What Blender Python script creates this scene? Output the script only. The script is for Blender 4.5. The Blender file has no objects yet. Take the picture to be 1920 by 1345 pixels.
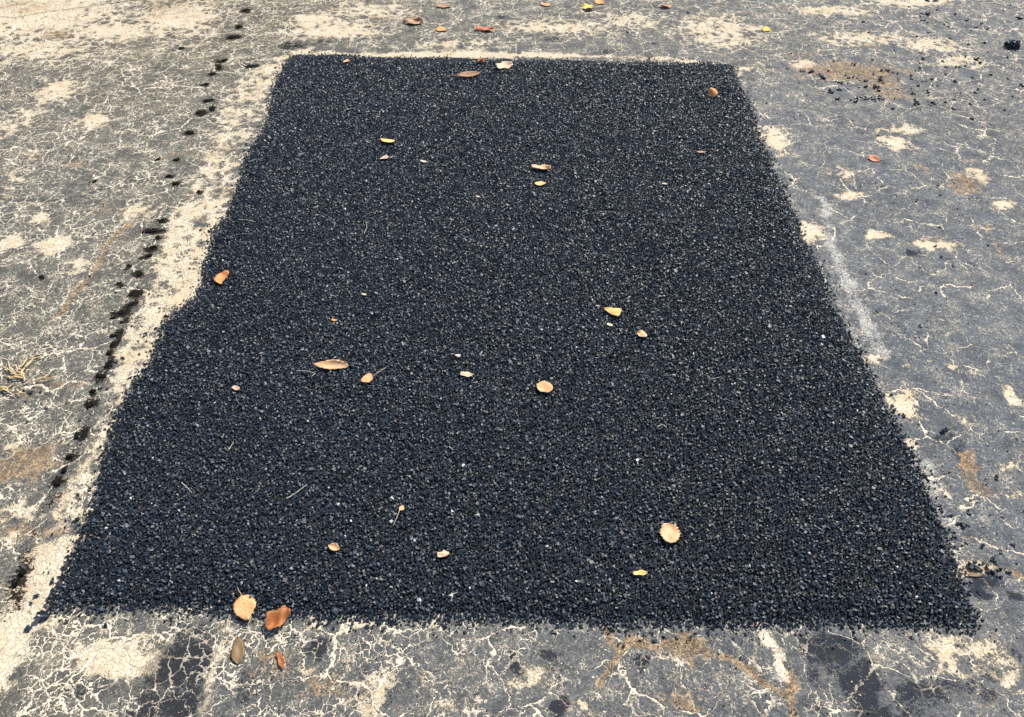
import bpy, bmesh, math, random
import numpy as np
from mathutils import Vector, Matrix

rnd = random.Random(7)
rng = np.random.default_rng(11)
S = bpy.context.scene
COL = S.collection

# ------------------------------------------------------------------ camera
H = 1.6                    # eye height of the person holding the phone
PITCH = math.radians(45.6)
FPX = 1440.0
cam_data = bpy.data.cameras.new('camera')
cam_data.sensor_fit = 'HORIZONTAL'
cam_data.sensor_width = 36.0
cam_data.lens = 27.0
cam_data.clip_start = 0.05
cam_data.clip_end = 2000.0
cam = bpy.data.objects.new('camera', cam_data)
cam.location = (0, 0, H)
cam.rotation_euler = (math.pi / 2 - PITCH, 0, 0)
COL.objects.link(cam)
S.camera = cam

# ------------------------------------------------------------------ daylight
SUN_EL = math.radians(50)
SUN_AZ = math.radians(38)          # clockwise from +Y: far right, behind the patch
sun_dir = Vector((math.sin(SUN_AZ) * math.cos(SUN_EL), math.cos(SUN_AZ) * math.cos(SUN_EL), math.sin(SUN_EL)))
world = bpy.data.worlds.new('World')
S.world = world
world.use_nodes = True
wn = world.node_tree
wn.nodes.clear()
sky = wn.nodes.new('ShaderNodeTexSky')
sky.sky_type = 'NISHITA'
sky.sun_disc = False
sky.sun_elevation = SUN_EL
sky.sun_rotation = SUN_AZ
bg = wn.nodes.new('ShaderNodeBackground')
bg.inputs['Strength'].default_value = 0.10
wo = wn.nodes.new('ShaderNodeOutputWorld')
wn.links.new(sky.outputs[0], bg.inputs[0])
wn.links.new(bg.outputs[0], wo.inputs[0])
sl = bpy.data.lights.new('sun', 'SUN')
sl.energy = 4.2
sl.angle = math.radians(0.5)
sl.color = (1.0, 0.94, 0.85)
sun = bpy.data.objects.new('sun', sl)
sun.rotation_euler = sun_dir.to_track_quat('Z', 'Y').to_euler()
sun.location = sun_dir * 30
COL.objects.link(sun)
S.view_settings.view_transform = 'Standard'
S.view_settings.look = 'None'
S.view_settings.gamma = 1.0
S.view_settings.use_curve_mapping = False
S.view_settings.exposure = 0.82

# ------------------------------------------------------------------ helpers
_cp, _sp = math.cos(PITCH), math.sin(PITCH)


def P(u, v, z=0.0):
    """point of the level z that the photograph shows at pixel u, v"""
    a, b = u - 960.0, 672.5 - v
    d = (a, FPX * _cp + b * _sp, -FPX * _sp + b * _cp)
    t = (z - H) / d[2]
    return Vector((d[0] * t, d[1] * t, z))


def ppm(u, v):
    """pixels per metre across and along the ground at that pixel"""
    p = P(u, v)
    return (1.0 / (P(u + 1, v) - p).length, 1.0 / (P(u, v + 1) - p).length)


def hash2(ix, iy, seed):
    n = (ix.astype(np.int64) * 374761393 + iy.astype(np.int64) * 668265263 + seed * 974634777) & 0xFFFFFFFF
    n = ((n ^ (n >> 13)) * 1274126177) & 0xFFFFFFFF
    return ((n ^ (n >> 16)) & 0xFFFF) / 65535.0


def vnoise(x, y, seed=0):
    ix, iy = np.floor(x), np.floor(y)
    fx, fy = x - ix, y - iy
    fx, fy = fx * fx * (3 - 2 * fx), fy * fy * (3 - 2 * fy)
    a = hash2(ix, iy, seed); b = hash2(ix + 1, iy, seed)
    c = hash2(ix, iy + 1, seed); d = hash2(ix + 1, iy + 1, seed)
    return a + (b - a) * fx + (c - a) * fy + (a - b - c + d) * fx * fy


def fbm(x, y, seed=0, octv=4, gain=0.5):
    s, amp, tot = 0.0, 1.0, 0.0
    for i in range(octv):
        s = s + amp * vnoise(x * 2 ** i + 17.3 * i, y * 2 ** i - 9.1 * i, seed + i)
        tot += amp
        amp *= gain
    return s / tot


def sstep(a, b, x):
    t = np.clip((x - a) / (b - a), 0, 1)
    return t * t * (3 - 2 * t)


def np_mesh(name, verts, quads, mat, smooth=False):
    me = bpy.data.meshes.new(name)
    n, q = len(verts), len(quads)
    me.vertices.add(n)
    me.vertices.foreach_set('co', np.ascontiguousarray(verts, dtype=np.float32).ravel())
    k = quads.shape[1]
    me.loops.add(q * k)
    me.loops.foreach_set('vertex_index', np.ascontiguousarray(quads, dtype=np.int32).ravel())
    me.polygons.add(q)
    me.polygons.foreach_set('loop_start', np.arange(0, q * k, k, dtype=np.int32))
    me.polygons.foreach_set('use_smooth', np.full(q, smooth, dtype=bool))
    me.update(calc_edges=True)
    me.materials.append(mat)
    return me


def fattr(me, name, arr, domain='POINT'):
    a = me.attributes.new(name, 'FLOAT', domain)
    a.data.foreach_set('value', np.ascontiguousarray(arr, dtype=np.float32))


def link(name, me, parent=None, loc=None):
    o = bpy.data.objects.new(name, me)
    COL.objects.link(o)
    if parent is not None:
        o.parent = parent
    if loc is not None:
        o.location = loc
    return o


def tag(o, label=None, cat=None, group=None, kind=None):
    if label: o['label'] = label
    if cat: o['category'] = cat
    if group: o['group'] = group
    if kind: o['kind'] = kind
    return o


# ------------------------------------------------------------------ node helpers
class NB:
    def __init__(self, name):
        self.mat = bpy.data.materials.new(name)
        self.mat.use_nodes = True
        self.t = self.mat.node_tree
        self.t.nodes.clear()
        self.out = self.t.nodes.new('ShaderNodeOutputMaterial')
        self.b = self.t.nodes.new('ShaderNodeBsdfPrincipled')
        self.t.links.new(self.b.outputs[0], self.out.inputs[0])

    def put(self, sock, v):
        if isinstance(v, bpy.types.NodeSocket):
            self.t.links.new(v, sock)
        elif isinstance(v, (tuple, list)) and len(v) == 3 and sock.type == 'RGBA':
            sock.default_value = (*v, 1)
        else:
            sock.default_value = v

    def m(self, op, a, b=0.0, c=None, clamp=False):
        n = self.t.nodes.new('ShaderNodeMath')
        n.operation = op
        n.use_clamp = clamp
        self.put(n.inputs[0], a)
        self.put(n.inputs[1], b)
        if c is not None: self.put(n.inputs[2], c)
        return n.outputs[0]

    def ss(self, x, a, b, lo=0.0, hi=1.0):
        n = self.t.nodes.new('ShaderNodeMapRange')
        n.interpolation_type = 'SMOOTHSTEP'
        self.put(n.inputs[0], x)
        self.put(n.inputs[1], a); self.put(n.inputs[2], b)
        self.put(n.inputs[3], lo); self.put(n.inputs[4], hi)
        return n.outputs[0]

    def mix(self, f, a, b, mode='MIX'):
        n = self.t.nodes.new('ShaderNodeMix')
        n.data_type = 'RGBA'
        n.blend_type = mode
        self.put(n.inputs[0], f)
        self.put(n.inputs[6], a); self.put(n.inputs[7], b)
        return n.outputs[2]

    def noise(self, vec, scale, detail=3, rough=0.55, dist=0.0):
        n = self.t.nodes.new('ShaderNodeTexNoise')
        n.noise_dimensions = '3D'
        self.put(n.inputs['Vector'], vec)
        n.inputs['Scale'].default_value = scale
        n.inputs['Detail'].default_value = detail
        n.inputs['Roughness'].default_value = rough
        n.inputs['Distortion'].default_value = dist
        return n.outputs

    def voro(self, vec, scale, feature='F1', rand=1.0):
        n = self.t.nodes.new('ShaderNodeTexVoronoi')
        n.voronoi_dimensions = '2D'
        n.feature = feature
        self.put(n.inputs['Vector'], vec)
        n.inputs['Scale'].default_value = scale
        n.inputs['Randomness'].default_value = rand
        return n.outputs

    def vm(self, op, a, b):
        n = self.t.nodes.new('ShaderNodeVectorMath')
        n.operation = op
        self.put(n.inputs[0], a)
        if op == 'SCALE':
            self.put(n.inputs['Scale'], b)
        else:
            self.put(n.inputs[1], b)
        return n.outputs[0]

    def coord(self):
        return self.t.nodes.new('ShaderNodeTexCoord').outputs['Object']

    def attr(self, name):
        n = self.t.nodes.new('ShaderNodeAttribute')
        n.attribute_name = name
        return n.outputs['Fac']

    def bump(self, h, dist, strength=1.0):
        n = self.t.nodes.new('ShaderNodeBump')
        n.inputs['Distance'].default_value = dist
        n.inputs['Strength'].default_value = strength
        self.put(n.inputs['Height'], h)
        self.put(self.b.inputs['Normal'], n.outputs[0])


# ------------------------------------------------------------------ materials
def pavement_material():
    g = NB('old_pavement')
    co = g.coord()
    w1 = g.vm('SCALE', g.vm('SUBTRACT', g.noise(co, 7, 4, 0.6)[1], (0.5, 0.5, 0.5)), 0.10)
    w2 = g.vm('SCALE', g.vm('SUBTRACT', g.noise(co, 45, 3, 0.6)[1], (0.5, 0.5, 0.5)), 0.028)
    w3 = g.vm('SCALE', g.vm('SUBTRACT', g.noise(co, 170, 2, 0.6)[1], (0.5, 0.5, 0.5)), 0.0075)
    wv = g.vm('ADD', g.vm('ADD', g.vm('ADD', co, w1), w2), w3)
    fr = g.m('SUBTRACT', g.noise(co, 15, 9, 0.76)[0], 0.5)          # ragged, many-scaled edge noise
    flk = g.noise(co, 120, 2, 0.6, 1.8)[0]
    cream, tan, seal, stain = g.attr('cream'), g.attr('tan'), g.attr('seal'), g.attr('stain')
    crk, warm, pale = g.attr('crack'), g.attr('warm'), g.attr('pale')
    big = g.noise(co, 2.3, 3, 0.5)[0]
    mid = g.noise(co, 11, 5, 0.65)[0]
    fin = g.noise(co, 42, 6, 0.72)[0]
    grit = g.noise(co, 190, 3, 0.7)[0]
    # cells of loose chippings in the worn surface
    ag = g.voro(co, 210)
    agc = g.t.nodes.new('ShaderNodeSeparateColor')
    g.put(agc.inputs[0], ag['Color'])
    agr = agc.outputs[0]

    # base: weathered grey sealer, cooler on the right, browner on the left
    cool = g.mix(big, (0.060, 0.074, 0.094), (0.128, 0.142, 0.160))
    warmc = g.mix(big, (0.064, 0.061, 0.050), (0.140, 0.125, 0.090))
    base = g.mix(warm, cool, warmc)
    base = g.mix(g.m('MULTIPLY', g.ss(fr, 0.02, 0.22), 0.6), base, (0.25, 0.235, 0.19))
    base = g.mix(g.m('MULTIPLY', g.ss(fr, 0.0, -0.20), 0.75), base, (0.045, 0.048, 0.056))
    spn = g.t.nodes.new('ShaderNodeCombineXYZ')
    sp = g.m('MULTIPLY_ADD', agr, 0.7, 0.68)
    for i in range(3): g.put(spn.inputs[i], sp)
    base = g.mix(0.85, base, spn.outputs[0], 'MULTIPLY')
    # pale flecks where chippings show through, and dark pits
    flm = g.ss(g.m('ADD', flk, g.m('MULTIPLY', fr, g.m('MULTIPLY_ADD', warm, 0.5, 0.5))), 0.60, 0.655)
    base = g.mix(g.m('MULTIPLY', flm, g.m('MULTIPLY_ADD', warm, 0.3, 0.6)), base, (0.56, 0.50, 0.38))
    pit = g.ss(g.m('ADD', grit, g.m('MULTIPLY', fr, 0.4)), 0.42, 0.31)
    base = g.mix(g.m('MULTIPLY', pit, 0.8), base, (0.030, 0.029, 0.029))

    # dark sealer that is still sound
    sealm = g.ss(g.m('ADD', seal, g.m('ADD', g.m('MULTIPLY', fr, 1.9), g.m('MULTIPLY', g.m('SUBTRACT', flk, 0.5), 1.1))), 0.43, 0.53)
    darkc = g.mix(warm, (0.009, 0.015, 0.031), (0.014, 0.0125, 0.011))
    base = g.mix(g.m('MULTIPLY', sealm, 0.95), base, g.mix(0.3, darkc, g.mix(grit, (0.012, 0.014, 0.018), (0.040, 0.046, 0.058))))

    # cracks of three sizes
    def crack(scale, wmin, wmax, seedscale, thr):
        d = g.voro(wv, scale, 'DISTANCE_TO_EDGE')['Distance']
        nz = g.noise(co, seedscale, 3, 0.6)[0]
        w = g.m('MULTIPLY', g.m('MULTIPLY_ADD', g.ss(nz, thr, thr + 0.22), wmax - wmin, wmin), scale)
        return d, g.ss(d, g.m('MULTIPLY', w, 1.0), g.m('MULTIPLY', w, 0.45))
    dA, cA = crack(8.0, 0.0007, 0.0044, 5.0, 0.40)
    dB, cB = crack(19.0, 0.0005, 0.0036, 7.0, 0.41)
    dC, cC = crack(44.0, 0.0002, 0.0028, 9.0, 0.42)
    reg = g.ss(g.m('ADD', crk, g.m('MULTIPLY', g.m('SUBTRACT', mid, 0.5), 1.4)), 0.22, 0.52)
    cr = g.m('MAXIMUM', cA, g.m('MULTIPLY', g.m('MAXIMUM', cB, cC), reg))
    cr = g.m('MULTIPLY', cr, g.ss(g.m('ADD', g.noise(co, 23, 5, 0.7)[0], g.m('MULTIPLY', g.m('SUBTRACT', crk, 0.25), 0.16)), 0.40, 0.51))

    # cream where the sealer has worn off, spreading from the cracks
    near = g.m('MULTIPLY', g.m('SUBTRACT', 0.22, dB), 1.3)
    cv = g.m('ADD', cream, g.m('ADD', g.m('MULTIPLY', fr, 2.2), g.m('MULTIPLY', g.m('SUBTRACT', flk, 0.5), 0.9)))
    cv = g.m('ADD', cv, g.m('MULTIPLY', near, 0.55))
    cm = g.ss(cv, 0.47, 0.70)
    cm = g.m('MAXIMUM', cm, g.m('MULTIPLY', cr, 0.92))
    cm = g.m('MULTIPLY', cm, g.m('SUBTRACT', 1.0, g.m('MULTIPLY', sealm, 0.45)))
    creamc = g.mix(g.ss(mid, 0.35, 0.65), (0.60, 0.475, 0.31), (0.68, 0.59, 0.43))
    creamc = g.mix(g.m('MULTIPLY', g.ss(grit, 0.55, 0.40), 0.75), creamc, (0.36, 0.30, 0.215))
    creamc = g.mix(g.m('MULTIPLY', cr, 0.7), creamc, (0.70, 0.63, 0.50))
    colr = g.mix(g.m('MULTIPLY', cm, 0.95), base, creamc)

    # chalky scuffs
    pv = g.ss(g.m('ADD', pale, g.m('ADD', g.m('MULTIPLY', fr, 1.3), g.m('MULTIPLY', g.m('SUBTRACT', grit, 0.5), 1.6))), 0.38, 0.8)
    colr = g.mix(g.m('MULTIPLY', pv, 0.6), colr, (0.62, 0.59, 0.52))

    # brown dirt and tan crack filling
    tv = g.ss(g.m('ADD', tan, g.m('ADD', g.m('MULTIPLY', fr, 2.1), g.m('ADD', g.m('MULTIPLY', g.m('SUBTRACT', grit, 0.5), 1.1), g.m('MULTIPLY', g.m('SUBTRACT', flk, 0.5), 0.9)))), 0.42, 0.66)
    tanc = g.mix(g.ss(fin, 0.4, 0.62), (0.20, 0.13, 0.075), (0.50, 0.35, 0.20))
    core = g.m('MULTIPLY', g.ss(tan, 0.45, 0.8), g.ss(flk, 0.50, 0.60))
    tanc = g.mix(g.m('MAXIMUM', g.ss(grit, 0.46, 0.36), core), tanc, (0.045, 0.032, 0.022))
    colr = g.mix(g.m('MULTIPLY', tv, 0.85), colr, tanc)

    # soaked-in black and dark brown spots
    sv = g.ss(g.m('ADD', stain, g.m('ADD', g.m('MULTIPLY', fr, 1.7), g.m('MULTIPLY', g.m('SUBTRACT', grit, 0.5), 1.5))), 0.42, 0.58)
    colr = g.mix(g.m('MULTIPLY', sv, 0.95), colr, (0.007, 0.006, 0.005))
    g.put(g.b.inputs['Base Color'], colr)
    g.put(g.b.inputs['Roughness'], g.m('MULTIPLY_ADD', sv, -0.1, 0.92))
    g.put(g.b.inputs['Specular IOR Level'], g.m('MULTIPLY_ADD', sv, -0.20, 0.22))
    h = g.m('ADD', g.m('MULTIPLY', agr, 0.35), g.m('ADD', g.m('MULTIPLY', grit, 0.7), g.m('MULTIPLY', fin, 0.6)))
    h = g.m('SUBTRACT', h, g.m('MULTIPLY_ADD', cr, 0.8, g.m('MULTIPLY', cm, 0.45)))
    g.bump(h, 0.0036, 1.0)
    return g.mat


def bitumen_material(name, lo, hi, rough):
    g = NB(name)
    co = g.coord()
    tone = g.attr('tone')
    nz = g.noise(co, 900, 2, 0.6)[0]
    c = g.mix(tone, lo, hi)
    c = g.mix(g.ss(nz, 0.56, 0.74), c, (0.060, 0.074, 0.092))
    light = g.ss(tone, 0.985, 0.99)
    c = g.mix(light, c, (0.42, 0.41, 0.39))
    g.put(g.b.inputs['Base Color'], c)
    g.put(g.b.inputs['Roughness'], g.m('MULTIPLY_ADD', g.noise(co, 240, 2, 0.5)[0], 0.35, rough))
    g.b.inputs['Specular IOR Level'].default_value = 0.55
    g.bump(nz, 0.0008, 0.6)
    return g.mat


def leaf_material():
    g = NB('dry_leaf')
    oi = g.t.nodes.new('ShaderNodeObjectInfo')
    co = g.coord()
    t, s = g.attr('along'), g.attr('across')
    mott = g.noise(co, 90, 4, 0.65)[0]
    spots = g.noise(co, 230, 2, 0.5)[0]
    c = g.mix(g.m('MULTIPLY', g.ss(mott, 0.35, 0.7), 0.6), oi.outputs['Color'], g.mix(0.5, oi.outputs['Color'], (0.30, 0.12, 0.04)))
    sa = g.m('ABSOLUTE', s)
    vein = g.m('PINGPONG', g.m('MULTIPLY', g.m('SUBTRACT', t, g.m('MULTIPLY', sa, 0.35)), 7.0), 0.5)
    vm = g.m('MAXIMUM', g.ss(vein, 0.07, 0.02), g.ss(sa, 0.07, 0.03))
    c = g.mix(g.m('MULTIPLY', vm, 0.45), c, (0.33, 0.17, 0.07))
    c = g.mix(g.m('MULTIPLY', g.ss(spots, 0.66, 0.72), 0.8), c, (0.06, 0.03, 0.015))
    c = g.mix(g.m('MULTIPLY', g.ss(g.m('ADD', sa, g.m('MULTIPLY', g.m('SUBTRACT', mott, 0.5), 0.7)), 0.86, 1.0), 0.3), c, (0.30, 0.15, 0.06))
    g.put(g.b.inputs['Base Color'], c)
    g.b.inputs['Roughness'].default_value = 0.55
    g.b.inputs['Specular IOR Level'].default_value = 0.4
    g.bump(g.m('ADD', mott, g.m('MULTIPLY', vm, -0.4)), 0.0015, 0.8)
    return g.mat


def plain(name, c, c2, rough, scale=300):
    g = NB(name)
    nz = g.noise(g.coord(), scale, 3, 0.6)[0]
    g.put(g.b.inputs['Base Color'], g.mix(g.ss(nz, 0.35, 0.65), c, c2))
    g.b.inputs['Roughness'].default_value = rough
    g.bump(nz, 0.0006, 0.7)
    return g.mat


M_PAVE = pavement_material()
M_AGG = bitumen_material('bitumen_coated_stone', (0.0028, 0.0060, 0.0110), (0.018, 0.031, 0.049), 0.27)
M_BASE = plain('bitumen', (0.006, 0.006, 0.007), (0.014, 0.014, 0.016), 0.8)
M_TAR = plain('tar', (0.003, 0.003, 0.002), (0.009, 0.007, 0.006), 0.8, 420)
M_TAR.node_tree.nodes['Principled BSDF'].inputs['Specular IOR Level'].default_value = 0.12
M_LEAF = leaf_material()
M_STEM = plain('leaf_stalk', (0.42, 0.27, 0.14), (0.52, 0.38, 0.22), 0.6)
M_STRAW = plain('straw', (0.50, 0.33, 0.14), (0.64, 0.50, 0.27), 0.6)
M_STRAW2 = plain('bleached_straw', (0.45, 0.42, 0.34), (0.60, 0.55, 0.45), 0.6)

# ------------------------------------------------------------------ the pavement
fx = np.arange(-3.0, 3.0001, 0.009)
fy = np.arange(0.40, 4.5001, 0.009)
xs = np.concatenate([[-400, -120, -40, -14, -6.5, -4.2], fx, [4.2, 6.5, 14, 40, 120, 400]])
ys = np.concatenate([[-400, -120, -40, -14, -5, -1.5, -0.2], fy, [5.2, 7, 11, 20, 50, 140, 500]])
GX, GY = np.meshgrid(xs, ys)
X, Y = GX.ravel(), GY.ravel()
WX = X + 0.07 * (fbm(X * 9, Y * 9, 3, 4) - 0.5) + 0.02 * (fbm(X * 45, Y * 45, 4, 2) - 0.5)
WY = Y + 0.07 * (fbm(X * 9 + 50, Y * 9, 5, 4) - 0.5) + 0.02 * (fbm(X * 45, Y * 45, 6, 2) - 0.5)


def blobs(lst, soft=0.85):
    out = np.zeros_like(X)
    for (u, v, ru, rv, amp) in lst:
        c = P(u, v)
        kx, ky = ppm(u, v)
        rx, ry = max(ru / kx, 0.006), max(rv / ky, 0.006)
        sel = np.nonzero((abs(X - c.x) < rx * 1.7 + .06) & (abs(Y - c.y) < ry * 1.9 + .06))[0]
        d = np.sqrt(((WX[sel] - c.x) / rx) ** 2 + ((WY[sel] - c.y) / ry) ** 2)
        out[sel] = np.maximum(out[sel], amp * (1 - sstep(1 - soft, 1 + soft * .9, d)))
    return out


def stroke(pts, amp, soft=0.8):
    """band along ground points given as (u, v, half width in pixels)"""
    out = np.zeros_like(X)
    for (a, b) in zip(pts[:-1], pts[1:]):
        pa, pb = P(a[0], a[1]), P(b[0], b[1])
        wa, wb = a[2] / ppm(a[0], a[1])[0], b[2] / ppm(b[0], b[1])[0]
        wm = max(wa, wb, 0.005) * 1.8 + 0.06
        sel = np.nonzero((X > min(pa.x, pb.x) - wm) & (X < max(pa.x, pb.x) + wm) & (Y > min(pa.y, pb.y) - wm) & (Y < max(pa.y, pb.y) + wm))[0]
        dx, dy = pb.x - pa.x, pb.y - pa.y
        t = np.clip(((WX[sel] - pa.x) * dx + (WY[sel] - pa.y) * dy) / (dx * dx + dy * dy), 0, 1)
        d = np.hypot(WX[sel] - pa.x - t * dx, WY[sel] - pa.y - t * dy) / np.maximum(wa + (wb - wa) * t, 0.004)
        out[sel] = np.maximum(out[sel], amp * (1 - sstep(1 - soft, 1 + soft * .9, d)))
    return out


mx = np.maximum
cream = stroke([(-40, 1290, 60), (25, 1180, 55), (70, 1100, 50), (115, 1020, 40)], 0.85)
cream = mx(cream, stroke([(115, 1020, 50), (150, 940, 52), (190, 840, 50), (215, 770, 46), (255, 700, 40)], 0.46, 0.7))
cream = mx(cream, stroke([(255, 690, 46), (285, 615, 64), (325, 540, 68), (355, 455, 68), (378, 395, 62)], 0.62, 0.6))
cream = mx(cream, stroke([(378, 395, 62), (408, 325, 58), (440, 255, 54), (470, 180, 54), (515, 130, 44), (570, 98, 22)], 0.48, 0.7))
cream = mx(cream, stroke([(560, 102, 10), (700, 102, 9), (800, 104, 13), (900, 103, 12), (1080, 105, 9)], 0.75))
cream = mx(cream, stroke([(1080, 105, 9), (1250, 112, 8), (1370, 122, 8)], 0.4))
cream = mx(cream, blobs([
    (1455, 262, 32, 28, .8), (1520, 432, 32, 20, .85), (1640, 668, 45, 9, .55), (1690, 760, 28, 24, .9), (1745, 895, 40, 45, .45),
    (1705, 832, 12, 10, .8), (1440, 1220, 14, 60, .75), (1830, 1076, 80, 12, .75), (1850, 1062, 40, 18, .5), (1285, 1228, 60, 30, .45),
    (225, 1232, 80, 34, .95), (705, 1285, 60, 45, .55), (1000, 1262, 45, 22, .5), (395, 1260, 14, 90, .6), (1790, 1225, 70, 45, .45), (1830, 1215, 35, 20, .6),
    (470, 1180, 40, 10, .4), (120, 1155, 60, 12, .5), (600, 1175, 60, 9, .6), (680, 1185, 50, 12, .5),
    (103, 455, 32, 17, .9), (15, 457, 26, 13, .85), (143, 500, 28, 15, .75), (262, 396, 40, 16, .6), (175, 228, 30, 13, .7), (105, 172, 34, 18, .65),
    (40, 225, 30, 30, .45), (30, 330, 30, 60, .28), (70, 410, 20, 12, .7), (75, 22, 120, 36, .48), (335, 33, 60, 22, .5), (205, 60, 70, 14, .4), (60, 95, 90, 18, .35),
    (620, 55, 80, 20, .55), (700, 20, 80, 18, .4), (1040, 50, 110, 14, .45), (590, 35, 40, 9, .6), (850, 85, 90, 12, .4), (1180, 40, 70, 18, .35),
    (1680, 270, 34, 17, .75), (1750, 455, 48, 11, .75), (1650, 442, 28, 9, .8), (1590, 367, 38, 9, .7), (1580, 325, 24, 16, .55), (1690, 242, 60, 11, .6),
    (1505, 122, 26, 9, .85), (1745, 85, 70, 12, .6), (1800, 115, 60, 14, .5), (1620, 72, 90, 13, .5), (1560, 20, 80, 12, .5), (1350, 60, 80, 30, .45), (1720, 5, 90, 8, .6),
    (1830, 330, 26, 16, .65), (1880, 380, 30, 10, .6), (1850, 300, 30, 9, .4), (1570, 140, 18, 7, .6), (1400, 130, 40, 15, .35),
    (1700, 690, 25, 12, .35), (1785, 690, 14, 8, .65), (1905, 745, 16, 20, .75), (1800, 800, 50, 14, .35), (1860, 920, 50, 22, .4), (1890, 870, 30, 16, .35),
    (60, 955, 80, 25, .55), (25, 1000, 40, 18, .5), (30, 850, 40, 14, .4), (35, 590, 25, 14, .4), (90, 655, 22, 10, .6), (10, 840, 18, 9, .7), (120, 780, 30, 10, .3),
    (560, 1250, 30, 18, .35), (1890, 1260, 30, 40, .4), (1100, 1330, 40, 18, .4), (880, 1310, 60, 14, .35)]))
# broad worn areas
cream = cream + 0.17 * sstep(230, 20, (672.5 - 0) * 0 + 0) if False else cream
far = sstep(3.0, 3.9, Y)
cream = cream + 0.22 * far * (1 - 0.4 * sstep(0.8, 2.4, X)) + 0.16 * sstep(-0.9, -1.6, X) * sstep(1.8, 2.6, Y) + 0.07
near_ = sstep(0.86, 0.74, Y)
cream = cream + 0.10 * near_

tan = stroke([(240, 422, 6), (222, 442, 8), (196, 462, 6), (178, 505, 7), (165, 525, 9), (135, 555, 8), (115, 585, 7), (92, 600, 5)], 0.85, 0.6)
tan = mx(tan, stroke([(1128, 1188, 10), (1146, 1214, 8), (1122, 1250, 8), (1112, 1280, 6)], 0.75, 0.6))
tan = mx(tan, stroke([(1146, 1214, 8), (1200, 1212, 10), (1300, 1228, 9), (1350, 1242, 9), (1395, 1258, 9), (1425, 1285, 8), (1445, 1300, 8), (1470, 1303, 12)], 0.8, 0.6))
tan = mx(tan, stroke([(1465, 1250, 8), (1475, 1290, 13), (1480, 1320, 12), (1500, 1360, 10)], 0.85, 0.6))
tan = mx(tan, stroke([(1812, 845, 9), (1808, 890, 10), (1835, 915, 12)], 0.7, 0.6))
tan = mx(tan, stroke([(1850, 415, 6), (1862, 455, 8), (1880, 480, 6)], 0.55, 0.6))
tan = mx(tan, stroke([(0, 748, 6), (120, 722, 7), (180, 718, 6), (260, 706, 5)], 0.5, 0.7))
tan = mx(tan, stroke([(290, 300, 6), (340, 288, 7), (430, 290, 9), (445, 272, 5)], 0.45, 0.8))
tan = mx(tan, stroke([(420, 30, 10), (380, 38, 7), (300, 8, 20)], 0.45, 0.8))
tan = mx(tan, stroke([(1785, 1076, 10), (1850, 1074, 9), (1925, 1085, 8)], 0.6, 0.7))
tan = mx(tan, blobs([
    (1600, 135, 110, 22, .66), (1660, 165, 44, 20, .6), (1500, 100, 50, 12, .45), (1810, 345, 42, 20, .62), (1735, 318, 18, 12, .5), (1635, 88, 20, 8, .5),
    (1285, 1222, 66, 36, .72), (1270, 1320, 60, 30, .55), (1190, 1196, 30, 10, .4), (710, 1270, 30, 30, .35), (800, 1278, 10, 25, .45), (530, 1240, 50, 40, .46), (640, 1290, 130, 40, .40), (430, 1210, 40, 30, .35), (760, 1330, 80, 30, .3),
    (50, 870, 100, 30, .66), (70, 985, 80, 22, .55), (20, 1130, 30, 50, .4), (100, 930, 40, 30, .35), (130, 308, 30, 9, .55), (110, 65, 34, 14, .6), (50, 10, 90, 14, .5), (320, 15, 60, 22, .5),
    (500, 1200, 60, 20, .25), (620, 15, 30, 6, .5), (720, 35, 30, 8, .4), (330, 105, 80, 12, .25), (45, 175, 40, 10, .4), (200, 390, 40, 12, .4), (1850, 1085, 60, 8, .4), (1600, 1275, 40, 60, .2)], 0.7))

seal = blobs([
    (345, 1240, 50, 66, .85), (320, 1330, 70, 44, .70), (190, 1290, 120, 40, .48), (480, 1270, 60, 55, .46), (260, 1345, 60, 20, .6), (600, 1290, 70, 40, .34), (590, 1222, 22, 26, .75), (965, 1225, 12, 24, .85), (975, 1245, 14, 12, .8), (1030, 1222, 30, 12, .62), (1035, 1245, 14, 16, .55),
    (1190, 1250, 24, 16, .8), (1235, 1198, 18, 9, .6), (1560, 1218, 58, 24, .80), (1515, 1225, 20, 22, .7), (1525, 1270, 30, 34, .55), (1580, 1250, 30, 16, .6), (1612, 1285, 40, 55, .85), (1640, 1345, 45, 40, .85), (1720, 1305, 60, 34, .62), (1790, 1275, 60, 24, .64), (1850, 1262, 24, 16, .6), (1700, 1340, 60, 16, .6), (1850, 1305, 50, 20, .45), (1040, 1334, 18, 24, .85), (1520, 1320, 30, 40, .4),
    (1855, 1100, 40, 14, .8), (1845, 1118, 22, 12, .75), (1910, 1125, 22, 12, .75), (1905, 1240, 20, 30, .5), (1378, 1208, 9, 7, .9), (1710, 478, 17, 7, .9), (1036, 72, 20, 6, .8), (944, 33, 14, 4, .7), (1135, 98, 28, 5, .7), (845, 93, 30, 4, .55),
    (1218, 79, 9, 4, .8), (600, 80, 26, 10, .5), (545, 86, 34, 8, .75), (1050, 40, 40, 6, .3), (1760, 828, 18, 8, .6), (1750, 1000, 12, 8, .4), (1800, 640, 120, 60, .14), (100, 540, 120, 60, .12), (1790, 440, 60, 18, .25), (1790, 60, 40, 10, .2)])
seal = mx(seal, stroke([(1745, 760, 8), (1790, 830, 14), (1815, 880, 12)], 0.45, 0.7))
seal = mx(seal, stroke([(0, 376, 4), (140, 370, 4), (270, 350, 3)], 0.5, 0.6))
seal = mx(seal, stroke([(0, 32, 4), (60, 26, 4), (120, 18, 3), (230, 2, 3)], 0.8, 0.6))
seal = mx(seal, stroke([(280, 150, 3), (260, 180, 5), (250, 215, 5)], 0.35, 0.7))
seal = mx(seal, stroke([(1500, 200, 4), (1580, 220, 3)], 0.4, 0.6))

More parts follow.
